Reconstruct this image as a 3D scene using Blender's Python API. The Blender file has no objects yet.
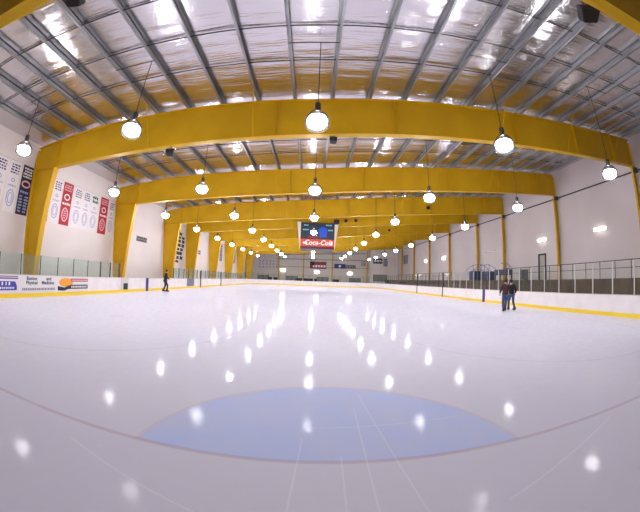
import bpy, bmesh, math, random
from mathutils import Vector, Matrix
random.seed(7)
D = bpy.data
C = bpy.context.scene.collection
sc = bpy.context.scene

# ------------------------------------------------------------------ camera (fisheye lens), world, exposure
cam = D.cameras.new('camera'); camo = D.objects.new('camera', cam); C.objects.link(camo)
sc.camera = camo
cam.type = 'PANO'
cam.sensor_width = 32.0; cam.sensor_fit = 'HORIZONTAL'
cam.clip_start = 0.05; cam.clip_end = 400
K1, K3 = 0.00348347 / 0.05, -1.72749e-9 / 0.05 ** 3
for holder in (cam, getattr(cam, 'cycles', None)):
    try:
        holder.panorama_type = 'FISHEYE_LENS_POLYNOMIAL'
        holder.fisheye_fov = math.radians(178)
        holder.fisheye_polynomial_k0 = 0.0
        holder.fisheye_polynomial_k1 = -K1
        holder.fisheye_polynomial_k2 = 0.0
        holder.fisheye_polynomial_k3 = -K3
        holder.fisheye_polynomial_k4 = 0.0
    except Exception:
        pass
right = Vector((0.99906, -0.026779, 0.034082)); fwd = Vector((0.024019, 0.996587, 0.078981)); up = Vector((-0.036081, -0.078088, 0.996293))
m4 = Matrix((right, up, -fwd)).transposed().to_4x4()
m4.translation = Vector((-0.249, -2.1807, 1.574))
camo.matrix_world = m4

w = D.worlds.new('world'); sc.world = w; w.use_nodes = True
w.node_tree.nodes['Background'].inputs[0].default_value = (0.8, 0.85, 1.0, 1)
w.node_tree.nodes['Background'].inputs[1].default_value = 0.05
sc.view_settings.view_transform = 'Standard'; sc.view_settings.look = 'None'
sc.view_settings.gamma = 1.0; sc.view_settings.use_curve_mapping = False
sc.view_settings.exposure = 0.12
LAMP_GLOW = 138.0        # radiance of the pendant lamps
WALL_GLOW = 10.0
try:
    sc.cycles.max_bounces = 10; sc.cycles.diffuse_bounces = 6; sc.cycles.glossy_bounces = 4
    sc.cycles.transparent_max_bounces = 24; sc.cycles.transmission_bounces = 6
    sc.cycles.sample_clamp_indirect = 6.0
    sc.cycles.use_denoising = True
except Exception:
    pass

# ------------------------------------------------------------------ materials
def mat(name, col, rough=0.6, metal=0.0, emit=None, estr=0.0, spec=0.5, ior=None):
    m = D.materials.new(name); m.use_nodes = True
    b = m.node_tree.nodes['Principled BSDF']
    b.inputs['Base Color'].default_value = (*col, 1)
    b.inputs['Roughness'].default_value = rough
    b.inputs['Metallic'].default_value = metal
    b.inputs['Specular IOR Level'].default_value = spec
    if ior: b.inputs['IOR'].default_value = ior
    if emit:
        b.inputs['Emission Color'].default_value = (*emit, 1)
        b.inputs['Emission Strength'].default_value = estr
    return m

def noise_col(m, c1, c2, scale=(1, 1, 1), nscale=3.0, detail=4.0, lo=0.35, hi=0.65):
    nt = m.node_tree; N = nt.nodes; L = nt.links; b = N['Principled BSDF']
    tc = N.new('ShaderNodeTexCoord'); mp = N.new('ShaderNodeMapping'); mp.inputs['Scale'].default_value = scale
    nz = N.new('ShaderNodeTexNoise'); nz.inputs['Scale'].default_value = nscale; nz.inputs['Detail'].default_value = detail
    cr = N.new('ShaderNodeValToRGB')
    cr.color_ramp.elements[0].position = lo; cr.color_ramp.elements[0].color = (*c1, 1)
    cr.color_ramp.elements[1].position = hi; cr.color_ramp.elements[1].color = (*c2, 1)
    L.new(tc.outputs['Object'], mp.inputs[0]); L.new(mp.outputs[0], nz.inputs['Vector'])
    L.new(nz.outputs['Fac'], cr.inputs[0]); L.new(cr.outputs[0], b.inputs['Base Color'])
    return nz

def bump(m, scale=(1, 1, 1), nscale=5.0, strength=0.2, dist=0.02, detail=3.0, add=None):
    nt = m.node_tree; N = nt.nodes; L = nt.links; b = N['Principled BSDF']
    tc = N.new('ShaderNodeTexCoord'); mp = N.new('ShaderNodeMapping'); mp.inputs['Scale'].default_value = scale
    nz = N.new('ShaderNodeTexNoise'); nz.inputs['Scale'].default_value = nscale; nz.inputs['Detail'].default_value = detail
    bp = N.new('ShaderNodeBump'); bp.inputs['Strength'].default_value = strength; bp.inputs['Distance'].default_value = dist
    L.new(tc.outputs['Object'], mp.inputs[0]); L.new(mp.outputs[0], nz.inputs['Vector'])
    L.new(nz.outputs['Fac'], bp.inputs['Height']); L.new(bp.outputs[0], b.inputs['Normal'])

# glass: mostly clear with a green tint and a real Fresnel reflection
def glass(name, tint, haze=0.05):
    m = D.materials.new(name); m.use_nodes = True; nt = m.node_tree; N = nt.nodes; L = nt.links
    N.clear(); out = N.new('ShaderNodeOutputMaterial')
    tr = N.new('ShaderNodeBsdfTransparent'); tr.inputs[0].default_value = (*tint, 1)
    gl = N.new('ShaderNodeBsdfGlossy'); gl.inputs['Roughness'].default_value = 0.04
    df = N.new('ShaderNodeBsdfDiffuse'); df.inputs[0].default_value = (0.7, 0.75, 0.74, 1)
    fr0 = N.new('ShaderNodeFresnel'); fr0.inputs[0].default_value = 1.28
    ge = N.new('ShaderNodeNewGeometry'); inv = N.new('ShaderNodeMath'); inv.operation = 'SUBTRACT'; inv.inputs[0].default_value = 1.0
    L.new(ge.outputs['Backfacing'], inv.inputs[1])
    fr = N.new('ShaderNodeMath'); fr.operation = 'MULTIPLY'; L.new(fr0.outputs[0], fr.inputs[0]); L.new(inv.outputs[0], fr.inputs[1])
    a = N.new('ShaderNodeMixShader'); a.inputs[0].default_value = haze
    b = N.new('ShaderNodeMixShader')
    L.new(tr.outputs[0], a.inputs[1]); L.new(df.outputs[0], a.inputs[2])
    L.new(fr.outputs[0], b.inputs[0]); L.new(a.outputs[0], b.inputs[1]); L.new(gl.outputs[0], b.inputs[2])
    L.new(b.outputs[0], out.inputs[0])
    return m
YEL = mat('yellow_paint', (0.62, 0.36, 0.004), 0.45, spec=.3); noise_col(YEL, (0.58, 0.335, 0.003), (0.65, 0.38, 0.005), (1, 1, 1), 0.7)
YELP = mat('yellow_plastic', (0.86, 0.62, 0.03), 0.35)
WALLM = mat('white_painted_wall', (0.72, 0.66, 0.63), 0.75); noise_col(WALLM, (0.69, 0.63, 0.60), (0.76, 0.70, 0.67), (1, .6, .6), 0.5)
WALLR = mat('white_metal_wall_panel', (0.62, 0.56, 0.56), 0.55); noise_col(WALLR, (0.60, 0.54, 0.54), (0.66, 0.60, 0.60), (1, .4, .3), 0.6)
WALLE = mat('grey_end_wall', (0.64, 0.60, 0.55), 0.7)
FOIL = mat('foil_insulation', (0.68, 0.655, 0.665), 0.21, 1.0)
GALV = mat('galvanised_steel', (0.50, 0.52, 0.53), 0.38, 0.75); noise_col(GALV, (0.32, 0.33, 0.34), (0.48, 0.49, 0.50), (3, .5, 3), 2.0)
DARKM = mat('dark_steel', (0.045, 0.05, 0.055), 0.45, 0.4)
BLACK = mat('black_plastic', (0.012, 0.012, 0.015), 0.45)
RAILM = mat('dark_green_rail', (0.03, 0.055, 0.05), 0.45)
POSTM = mat('pale_aluminium', (0.62, 0.60, 0.56), 0.4, 0.3)
BOARD = mat('white_dasher_plastic', (0.80, 0.76, 0.76), 0.35); noise_col(BOARD, (0.77, 0.72, 0.72), (0.84, 0.80, 0.80), (1, 1, 1), 1.6)
CAPM = mat('board_cap', (0.50, 0.42, 0.38), 0.5)
BLUE = mat('blue_line_paint', (0.015, 0.02, 0.16), 0.4)
BROWN = mat('brown_riser_boards', (0.14, 0.095, 0.06), 0.6); noise_col(BROWN, (0.045, 0.028, 0.016), (0.11, 0.07, 0.038), (2.2, 2.2, .3), 1.6)
CONC = mat('rubber_floor', (0.16, 0.15, 0.15), 0.8); noise_col(CONC, (0.12, 0.12, 0.12), (0.2, 0.19, 0.19), (1, 1, 1), 3)
REDM = mat('banner_red', (0.42, 0.02, 0.035), 0.6)
NAVY = mat('banner_navy', (0.012, 0.016, 0.055), 0.6)
WHITEB = mat('banner_white', (0.76, 0.72, 0.72), 0.6)
PALEINK = mat('pale_blue_ink', (0.36, 0.38, 0.58), 0.6)
DARKINK = mat('dark_blue_ink', (0.03, 0.045, 0.13), 0.6)
GREENINK = mat('green_ink', (0.02, 0.12, 0.08), 0.6)
PINKINK = mat('pink_ink', (0.72, 0.38, 0.42), 0.6)
WHITEINK = mat('white_ink', (0.8, 0.78, 0.78), 0.6)
BLACKINK = mat('black_ink', (0.015, 0.015, 0.02), 0.6)
ORANGE = mat('orange_ink', (0.85, 0.33, 0.03), 0.5)
AMBER = mat('amber_ink', (0.85, 0.50, 0.04), 0.5)
COKE = mat('red_panel', (0.60, 0.06, 0.02), 0.45, emit=(0.9, 0.09, 0.02), estr=0.12)
COKET = mat('lit_white_lettering', (0.9, 0.9, 0.88), 0.45, emit=(1, .9, .85), estr=0.1)
SBDARK = mat('scoreboard_face', (0.02, 0.035, 0.06), 0.4)
SBBLUE = mat('scoreboard_blue', (0.01, 0.06, 0.42), 0.4, emit=(0.01, 0.08, 0.6), estr=0.35)
SBDIG = mat('scoreboard_digits', (0.2, 0.5, 0.55), 0.4, emit=(0.3, 0.75, 0.8), estr=0.5)
SBSIDE = mat('scoreboard_side', (0.80, 0.72, 0.60), 0.5)
MAROON = mat('maroon_ink', (0.28, 0.02, 0.03), 0.5)
LAMPC = mat('lamp_housing', (0.10, 0.10, 0.10), 0.4, 0.6)
GLOW = mat('glowing_lamp_shade', (0.9, 0.9, 0.92), 0.3, emit=(0.97, 0.955, 1.0), estr=LAMP_GLOW)
ACRYL = glass('prismatic_acrylic', (0.93, 0.93, 0.95), 0.006)
CAPW = mat('white_uplight_cap', (.75, .75, .77), .4)
GLOWRIM = mat('lamp_shade_rim', (0.007, 0.007, 0.009), 0.6, spec=0.03)
WGLOW = mat('glowing_wall_light', (0.9, 0.9, 0.9), 0.3, emit=(1.0, 0.96, 0.86), estr=WALL_GLOW)
ROOMG = mat('window_dark_teal', (0.24, 0.27, 0.26), 0.15)
GREYM = mat('grey_cabinet', (0.16, 0.17, 0.21), 0.5)
BLUET = mat('blue_grey_tube', (0.14, 0.18, 0.30), 0.35, 0.2)
BLUED = mat('dark_blue_tarp', (0.02, 0.03, 0.09), 0.6)

GLASS = glass('shielding_glass', (0.96, 0.978, 0.97), .006)
GLASSL = glass('shielding_glass_scuffed', (0.87, 0.93, 0.91), 0.06)

# ------------------------------------------------------------------ mesh helpers
class MB:
    def __init__(s): s.v = []; s.f = []
    def box(s, x0, x1, y0, y1, z0, z1):
        n = len(s.v)
        s.v += [(x0, y0, z0), (x1, y0, z0), (x1, y1, z0), (x0, y1, z0), (x0, y0, z1), (x1, y0, z1), (x1, y1, z1), (x0, y1, z1)]
        s.f += [tuple(n + i for i in q) for q in ((0, 3, 2, 1), (4, 5, 6, 7), (0, 1, 5, 4), (1, 2, 6, 5), (2, 3, 7, 6), (3, 0, 4, 7))]
        return s
    def prism(s, poly, axis, a, b):
        """poly: 2D points; axis 'y' extrudes an XZ polygon, 'x' a YZ polygon, 'z' an XY polygon"""
        n = len(s.v); k = len(poly)
        for t in (a, b):
            for p in poly:
                s.v.append({'y': (p[0], t, p[1]), 'x': (t, p[0], p[1]), 'z': (p[0], p[1], t)}[axis])
        s.f.append(tuple(range(n, n + k))); s.f.append(tuple(range(n + 2 * k - 1, n + k - 1, -1)))
        for i in range(k):
            j = (i + 1) % k
            s.f.append((n + i, n + k + i, n + k + j, n + j))
        return s
    def strip(s, top, bot, axis, a, b):
        """a band between two polylines with equal point counts, extruded along axis"""
        for i in range(len(top) - 1):
            s.prism([bot[i], bot[i + 1], top[i + 1], top[i]], axis, a, b)
        return s
    def tube(s, p, q, r, n=8, r2=None):
        p = Vector(p); q = Vector(q); d = (q - p).normalized()
        u = d.orthogonal().normalized(); w_ = d.cross(u); r2 = r if r2 is None else r2
        k = len(s.v)
        for c, rr in ((p, r), (q, r2)):
            for i in range(n):
                t = 2 * math.pi * i / n
                s.v.append(tuple(c + (u * math.cos(t) + w_ * math.sin(t)) * rr))
        for i in range(n):
            j = (i + 1) % n
            s.f.append((k + i, k + j, k + n + j, k + n + i))
        s.f.append(tuple(k + i for i in reversed(range(n)))); s.f.append(tuple(k + n + i for i in range(n)))
        return s
    def path(s, pts, r, n=8):
        for i in range(len(pts) - 1): s.tube(pts[i], pts[i + 1], r, n)
        return s
    def lathe(s, prof, n=20, c=(0, 0, 0)):
        k = len(s.v)
        for r, z in prof:
            for i in range(n):
                t = 2 * math.pi * i / n
                s.v.append((c[0] + r * math.cos(t), c[1] + r * math.sin(t), c[2] + z))
        for a in range(len(prof) - 1):
            for i in range(n):
                j = (i + 1) % n
                s.f.append((k + a * n + i, k + a * n + j, k + (a + 1) * n + j, k + (a + 1) * n + i))
        s.f.append(tuple(k + i for i in reversed(range(n))))
        s.f.append(tuple(k + (len(prof) - 1) * n + i for i in range(n)))
        return s
    def build(s, name, m, parent=None, smooth=False, bevel=0):
        me = D.meshes.new(name); me.from_pydata([tuple(v) for v in s.v], [], s.f)
        bm = bmesh.new(); bm.from_mesh(me); bmesh.ops.recalc_face_normals(bm, faces=bm.faces)
        if bevel: bmesh.ops.bevel(bm, geom=bm.edges[:], offset=bevel, segments=2, affect='EDGES', clamp_overlap=True)
        bm.to_mesh(me); bm.free()
        if smooth:
            for p in me.polygons: p.use_smooth = True
        me.materials.append(m)
        o = D.objects.new(name, me); C.objects.link(o)
        if parent: o.parent = parent
        return o

def tag(o, label=None, cat=None, group=None, kind=None):
    if label: o['label'] = label
    if cat: o['category'] = cat
    if group: o['group'] = group
    if kind: o['kind'] = kind
    return o
def empty(name, loc=(0, 0, 0), rz=0):
    o = D.objects.new(name, None); C.objects.link(o); o.location = loc; o.rotation_euler = (0, 0, rz); o.empty_display_size = .2
    return o
def structure(o): o['kind'] = 'structure'; return o
def copy_tree(o, parent=None):
    c = o.copy(); C.objects.link(c); c.parent = parent
    for ch in list(o.children): copy_tree(ch, c)
    return c
ORD = ['first', 'second', 'third', 'fourth', 'fifth', 'sixth', 'seventh', 'eighth', 'ninth', 'tenth', 'eleventh', 'twelfth', 'thirteenth',
       'fourteenth', 'fifteenth', 'sixteenth', 'seventeenth', 'eighteenth', 'nineteenth', 'twentieth', 'twenty-first', 'twenty-second',
       'twenty-third', 'twenty-fourth', 'twenty-fifth', 'twenty-sixth']
def text_mesh(name, txt, size, m, parent, loc, rot, shear=0, depth=0.004, align='CENTER', sx=1.0, bold=0):
    cu = D.curves.new(name, 'FONT'); cu.body = txt; cu.size = size; cu.extrude = depth; cu.align_x = align; cu.align_y = 'CENTER'
    cu.shear = shear; cu.offset = bold; cu.resolution_u = 3
    t = D.objects.new(name + '_c', cu); C.objects.link(t)
    dg = bpy.context.evaluated_depsgraph_get()
    me = D.meshes.new_from_object(t.evaluated_get(dg)); D.objects.remove(t, do_unlink=True); D.curves.remove(cu)
    me.name = name; me.materials.clear(); me.materials.append(m)
    o = D.objects.new(name, me); C.objects.link(o); o.parent = parent; o.location = loc; o.rotation_euler = rot; o.scale = (sx, 1, 1)
    return o

# ------------------------------------------------------------------ dimensions (metres; goal line at Y=0, ice at Z=0)
XL, XR = -12.85, 13.3            # inner faces of the side boards
WL, WR = -15.1, 19.9             # side walls
YB, YE = -8.0, 66.0              # walls behind the camera and at the far end
YEND, YNEAR, RC = 57.6, -3.35, 8.5
FY = [0.27, 8.05, 15.84, 23.62, 28.93, 36.7, 44.33, 52.1, 59.9]
ROOF = [(-15.6, 7.45), (-10.7, 8.12), (-5.98, 8.44), (0, 8.79), (6.6, 9.37), (20.2, 10.68)]
UNDER = [(-13.2, 6.28), (0, 7.09), (19.7, 8.79)]
def interp(t, x):
    for (a, b), (c, d) in zip(t, t[1:]):
        if x <= c or (c, d) == t[-1]: return b + (d - b) * (x - a) / (c - a)
def zr(x): return interp(ROOF, x)
def zu(x): return interp(UNDER, x)

# ------------------------------------------------------------------ ice
def lineset(nt, tc_out, segs, width):
    """union of thin straight scratches; segs = [(x0,y0,x1,y1)]"""
    N = nt.nodes; L = nt.links; prev = None
    def M(op, a, b=None, c=None):
        n = N.new('ShaderNodeMath'); n.operation = op
        for i, v in enumerate((a, b, c)):
            if v is None: continue
            if isinstance(v, (int, float)): n.inputs[i].default_value = v
            else: L.new(v, n.inputs[i])
        return n.outputs[0]
    sp = N.new('ShaderNodeSeparateXYZ'); L.new(tc_out, sp.inputs[0]); X, Y = sp.outputs[0], sp.outputs[1]
    for x0, y0, x1, y1 in segs:
        dx, dy = x1 - x0, y1 - y0; ln = math.hypot(dx, dy); dx /= ln; dy /= ln
        px = M('SUBTRACT', X, x0); py = M('SUBTRACT', Y, y0)
        along = M('ADD', M('MULTIPLY', px, dx), M('MULTIPLY', py, dy))
        across = M('ABSOLUTE', M('SUBTRACT', M('MULTIPLY', px, dy), M('MULTIPLY', py, dx)))
        a = M('LESS_THAN', across, width); b = M('LESS_THAN', M('ABSOLUTE', M('SUBTRACT', along, ln / 2)), ln / 2)
        s = M('MULTIPLY', a, b)
        prev = s if prev is None else M('MAXIMUM', prev, s)
    return prev, M, X, Y
ICE = D.materials.new('ice'); ICE.use_nodes = True
def make_ice():
    nt = ICE.node_tree; N = nt.nodes; L = nt.links; b = N['Principled BSDF']
    geo = N.new('ShaderNodeNewGeometry')
    random.seed(3)
    segs = [(0.22, -1.4, 0.30, 1.1), (0.62, -1.3, 0.42, 1.55), (-0.42, -1.2, -0.30, 0.4), (0.0, -1.3, 0.05, 0.1),
            (-0.2, 0.62, 1.5, 0.72), (1.2, -0.75, 3.2, -0.15), (-2.4, -0.3, -0.9, -0.75)]
    scr, M, X, Y = lineset(nt, geo.outputs['Position'], segs, 0.008)
    def rgb(c): n = N.new('ShaderNodeRGB'); n.outputs[0].default_value = (*c, 1); return n.outputs[0]
    def mixc(f, a, c):
        n = N.new('ShaderNodeMix'); n.data_type = 'RGBA'; L.new(f, n.inputs[0]) if not isinstance(f, float) else setattr(n.inputs[0], 'default_value', f)
        L.new(a, n.inputs[6]); L.new(c, n.inputs[7]); return n.outputs[2]
    nz = N.new('ShaderNodeTexNoise'); nz.inputs['Scale'].default_value = 0.35; nz.inputs['Detail'].default_value = 5
    L.new(geo.outputs['Position'], nz.inputs['Vector'])
    base = mixc(nz.outputs['Fac'], rgb((0.67, 0.68, 0.81)), rgb((0.755, 0.74, 0.83)))
    nf = N.new('ShaderNodeTexNoise'); nf.inputs['Scale'].default_value = 1.6; nf.inputs['Detail'].default_value = 6
    L.new(geo.outputs['Position'], nf.inputs['Vector'])
    wear = M('MULTIPLY_ADD', nf.outputs['Fac'], 0.7, 0.35)
    # blue crease: half disc of 1.83 m radius, with a faint red outline, on the goal line
    rr = M('SQRT', M('ADD', M('MULTIPLY', X, X), M('MULTIPLY', Y, Y)))
    front = M('GREATER_THAN', Y, 0.0)
    disc = M('MULTIPLY', M('LESS_THAN', rr, 1.81), front)
    base = mixc(M('MULTIPLY', disc, M('MULTIPLY_ADD', nf.outputs['Fac'], 0.75, 0.15)), base, rgb((0.46, 0.60, 1.0)))
    ring = M('MULTIPLY', M('LESS_THAN', M('ABSOLUTE', M('SUBTRACT', rr, 1.83)), 0.025), front)
    base = mixc(M('MULTIPLY', ring, M('MULTIPLY', wear, 0.25)), base, rgb((0.50, 0.24, 0.32)))
    gl = M('LESS_THAN', M('ABSOLUTE', Y), 0.025)
    base = mixc(M('MULTIPLY', gl, M('MULTIPLY', wear, 0.42)), base, rgb((0.42, 0.20, 0.27)))
    # face-off circles, spots, blue lines, centre line: buried deep, nearly washed out
    faint = None
    for cx in (-6.7, 6.7):
        for cy in (6.1, 48.2):
            d = M('SQRT', M('ADD', M('POWER', M('SUBTRACT', X, cx), 2.0), M('POWER', M('SUBTRACT', Y, cy), 2.0)))
            r = M('LESS_THAN', M('ABSOLUTE', M('SUBTRACT', d, 4.5)), 0.035); q = M('LESS_THAN', d, 0.3)
            r = M('MAXIMUM', r, M('MULTIPLY', q, 0.5))
            faint = r if faint is None else M('MAXIMUM', faint, r)
    faint = M('MAXIMUM', faint, M('LESS_THAN', M('ABSOLUTE', M('SUBTRACT', Y, 27.1)), 0.15))
    base = mixc(M('MULTIPLY', faint, M('MULTIPLY', wear, 0.28)), base, rgb((0.50, 0.33, 0.40)))
    bl = M('MAXIMUM', M('LESS_THAN', M('ABSOLUTE', M('SUBTRACT', Y, 18.0)), 0.15), M('LESS_THAN', M('ABSOLUTE', M('SUBTRACT', Y, 36.3)), 0.15))
    base = mixc(M('MULTIPLY', bl, 0.16), base, rgb((0.25, 0.35, 0.8)))
    base = mixc(M('MULTIPLY', scr, 0.28), base, rgb((0.95, 0.95, 0.98)))
    L.new(base, b.inputs['Base Color'])
    b.inputs['IOR'].default_value = 1.31
    b.inputs['Specular IOR Level'].default_value = 0.07
    # skate-worn gloss: patches of smoother and rougher ice
    ns = N.new('ShaderNodeTexNoise'); ns.inputs['Scale'].default_value = 0.8; ns.inputs['Detail'].default_value = 8
    L.new(geo.outputs['Position'], ns.inputs['Vector'])
    L.new(M('MULTIPLY_ADD', ns.outputs['Fac'], 0.10, 0.03), b.inputs['Roughness'])
    nb = N.new('ShaderNodeTexNoise'); nb.inputs['Scale'].default_value = 9.0; nb.inputs['Detail'].default_value = 4
    L.new(geo.outputs['Position'], nb.inputs['Vector'])
    bp = N.new('ShaderNodeBump'); bp.inputs['Strength'].default_value = 0.07; bp.inputs['Distance'].default_value = 0.02
    L.new(nb.outputs['Fac'], bp.inputs['Height']); L.new(bp.outputs[0], b.inputs['Normal'])
    # snow dust left by skates: matt patches without gloss
    df = N.new('ShaderNodeBsdfDiffuse'); L.new(base, df.inputs[0])
    nd = N.new('ShaderNodeTexNoise'); nd.inputs['Scale'].default_value = 5.0; nd.inputs['Detail'].default_value = 8; nd.inputs['Roughness'].default_value = .7
    L.new(geo.outputs['Position'], nd.inputs['Vector'])
    mr = N.new('ShaderNodeMapRange'); mr.inputs['From Min'].default_value = .35; mr.inputs['From Max'].default_value = .65
    mr.inputs['To Min'].default_value = .38; mr.inputs['To Max'].default_value = .82; L.new(nd.outputs['Fac'], mr.inputs['Value'])
    mx = N.new('ShaderNodeMixShader'); L.new(mr.outputs[0], mx.inputs[0]); L.new(b.outputs[0], mx.inputs[1]); L.new(df.outputs[0], mx.inputs[2])
    L.new(mx.outputs[0], N['Material Output'].inputs['Surface'])
make_ice()

def corner(cx, cy, r, a0, a1, n=14):
    return [(cx + r * math.cos(math.radians(a0 + (a1 - a0) * i / n)), cy + r * math.sin(math.radians(a0 + (a1 - a0) * i / n))) for i in range(n + 1)]
def rink_poly(o=0.0):
    r = RC + o
    return (corner(XR - RC, YEND - RC, r, 0, 90) + corner(XL + RC, YEND - RC, r, 90, 180) +
            corner(XL + RC, YNEAR + RC, r, 180, 270) + corner(XR - RC, YNEAR + RC, r, 270, 360))
f = structure(MB().prism(rink_poly(0.02), 'z', -0.08, 0.0).build('floor', ICE))
f = structure(MB().box(WL, WR, YB, YE, -0.3, -0.085).build('floor', CONC))
# low rubber floor behind the boards
structure(MB().box(WL, XL - .12, YB, YE, -0.084, 0.0).box(XR + .12, 16.0, YB, YE, -0.084, 0.0).box(XL - .12, XR + .12, YEND + .12, YE, -0.084, 0.0).build('floor', CONC))
# raised viewing platform along the right-hand wall
structure(MB().box(16.04, WR, YB, 60.5, -0.08, 1.75).build('floor', CONC))
structure(MB().box(16.0, 16.04, YB, 60.5, 0.0, 1.75).build('trim_1', BROWN))

# ------------------------------------------------------------------ walls
def ribs(m, axis_scale, strength=.25):
    nt = m.node_tree; N = nt.nodes; L = nt.links; b = N['Principled BSDF']
    geo = N.new('ShaderNodeNewGeometry'); mp = N.new('ShaderNodeMapping'); mp.inputs['Scale'].default_value = axis_scale
    wv = N.new('ShaderNodeTexWave'); wv.wave_type = 'BANDS'; wv.bands_direction = 'Y'; wv.inputs['Scale'].default_value = 1.0
    bp = N.new('ShaderNodeBump'); bp.inputs['Strength'].default_value = strength; bp.inputs['Distance'].default_value = .02
    L.new(geo.outputs['Position'], mp.inputs[0]); L.new(mp.outputs[0], wv.inputs['Vector']); L.new(wv.outputs['Fac'], bp.inputs['Height'])
    L.new(bp.outputs[0], b.inputs['Normal'])
ribs(WALLR, (1, 1.05, 1), .12)
structure(MB().box(WL - .2, WL, YB - .2, YE + .2, -.3, 8.0).build('wall_left', WALLM))
structure(MB().box(WR, WR + .2, YB - .2, YE + .2, -.3, 11.0).build('wall_right', WALLR))
structure(MB().prism([(WL, -.3), (WR, -.3), (WR, zr(WR) + .3), (0, zr(0) + .3), (WL, zr(WL) + .3)], 'y', YE, YE + .2).build('wall_back', WALLE))
structure(MB().prism([(WL, -.3), (WR, -.3), (WR, zr(WR) + .3), (0, zr(0) + .3), (WL, zr(WL) + .3)], 'y', YB - .2, YB).build('wall_front', WALLR))
# white room block in the far right corner
structure(MB().prism([(13.2, 0), (WR, 0), (WR, zr(WR)), (13.2, zr(13.2))], 'y', 63.8, 64.0).prism([(64.0, 0), (YE, 0), (YE, zr(13.3)), (64.0, zr(13.3))], 'x', 13.2, 13.4).build('wall_back', WALLM))

# ------------------------------------------------------------------ foil-faced ceiling between the purlins
PX = [0.27 + 1.53 * k for k in range(-9, 13)]
STRAP_OFF = (2.25, 3.85, 5.45)
STY = []
for i, y in enumerate(FY):
    nxt = FY[i + 1] if i + 1 < len(FY) else 66.0
    for o in (STRAP_OFF if nxt - y > 6.5 else (1.8, 3.6)):
        if y + o < nxt - .5: STY.append(y + o)
STY += [FY[0] - 7.78 + o for o in STRAP_OFF]
def make_ceiling():
    xs = sorted([WL] + [PX[0] - 1.53 * .5] * 0 + [x for k in range(len(PX) - 1) for x in [PX[k] + 1.53 * j / 8 for j in range(8)]] + [PX[-1], WR])
    ny = 740; ys = [YB + (YE - YB) * j / ny for j in range(ny + 1)]
    stops = sorted([YB] + FY + STY + [YE])
    def span(y):
        for a, b in zip(stops, stops[1:]):
            if y <= b: return (y - a) / (b - a)
        return 0
    rnd = random.Random(5); ph = [[rnd.random() * 6.28 for _ in range(6)] for _ in range(len(PX) + 2)]
    v = []; sy = [math.sin(math.pi * span(y)) for y in ys]
    for x in xs:
        u = ((x - PX[0]) / 1.53); cell = int(math.floor(u)) + 1; u -= math.floor(u); sx_ = math.sin(math.pi * u)
        p = ph[max(0, min(cell, len(ph) - 1))]
        zb = zr(x) + .23
        for y, s in zip(ys, sy):
            wr = (math.sin(y * 9.5 + p[0] + u * .8) + .7 * math.sin(y * 15.3 + p[1] - u * 1.1) + .5 * math.sin(y * 27.1 + p[2] + u * .5)) * .0032
            v.append((x, y, zb - .03 * sx_ * (.35 + .65 * s) - wr * (.3 + sx_) * 2.2))
    n = ny + 1; fcs = [(i * n + j, i * n + j + 1, (i + 1) * n + j + 1, (i + 1) * n + j) for i in range(len(xs) - 1) for j in range(ny)]
    me = D.meshes.new('ceiling'); me.from_pydata(v, [], fcs)
    for p in me.polygons: p.use_smooth = True
    me.materials.append(FOIL)
    o = D.objects.new('ceiling', me); C.objects.link(o); structure(o)
bump(FOIL, (.5, 5.0, 1), 2.4, .75, .03, 6)
make_ceiling()
structure(MB().strip([(x, zr(x) + .5) for x, _ in ROOF], [(x, zr(x) + .36) for x, _ in ROOF], 'y', YB, YE).build('ceiling', DARKM))

# ------------------------------------------------------------------ portal frames
def i_frame(k, Y):
    t = empty('portal_frame', (0, Y, 0))
    tag(t, 'yellow steel portal frame passing right overhead, only its two shoulders in view' if k == 0 else 'yellow steel portal frame spanning the whole rink, %s full one from the camera' % ORD[k - 1], 'roof frame', 'yellow portal frames')
    wt = .014; fw = .15; ft = .025
    xs = [-15.0, -13.2, -10.7, -5.98, 0, 6.6, 19.72]
    webx = [-13.2, -10.7, -5.98, 0, 6.6, 19.72]
    b = MB()
    b.strip([(x, zr(x)) for x in webx], [(x, zu(x)) for x in webx], 'y', -wt, wt)
    b.prism([(-15.0, zr(-15.0)), (-15.0, 6.28), (-13.2, 6.28), (-13.2, zr(-13.2))], 'y', -wt, wt)
    b.strip([(x, zr(x)) for x in xs], [(x, zr(x) - ft) for x in xs], 'y', -fw, fw)
    b.strip([(x, zu(x) + ft) for x in webx], [(x, zu(x)) for x in webx], 'y', -fw, fw)
    b.build('rafter_beam', YEL, t)
    c = MB()
    c.prism([(-14.62, 0), (-13.88, 0), (-13.22, 6.28), (-15.0, 6.28)], 'y', -wt, wt)
    c.prism([(-13.895, 0), (-13.87, 0), (-13.2, 6.28), (-13.23, 6.28)], 'y', -fw, fw)
    c.prism([(-14.64, 0), (-14.61, 0), (-14.97, 6.3), (-14.97, 7.4), (-15.0, 7.4), (-15.0, 6.3)], 'y', -fw, fw)
    c.box(-15.0, -13.7, -.2, .2, 0, .03)
    c.build('column', YEL, t)
    r = MB()
    zt = zu(19.4)
    r.box(19.52, 19.78, -wt, wt, 1.75, zt).box(19.5, 19.53, -.07, .07, 1.75, zt).box(19.78, 19.81, -.07, .07, 1.75, zt + 1.7).box(19.38, 19.83, -.16, .16, 1.75, 1.78)
    r.build('column', YEL, t)
    for x in (-13.2, -1.9, 2.9, 9.0, 13.5, 17.3):
        MB().box(x - .01, x + .01, -.14, .14, zu(x) + .02, zr(x) - .03).build('stiffener', YEL, t)
    MB().box(-14.95, -13.25, -.13, .13, 6.27, 6.29).build('splice_plate', YEL, t)
    # flange braces from the purlins down to the bottom flange, on the camera side
    for x in (PX[14], PX[17], PX[20], PX[4], PX[7]):
        for sgn in (-1,) if k else (-1, 1):
            q = MB().tube((x, sgn * 1.05, zr(x) + .04), (x + .02, sgn * .15, zu(x) + .04), .022, 5)
            q.build('flange_brace', YEL, t)
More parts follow.
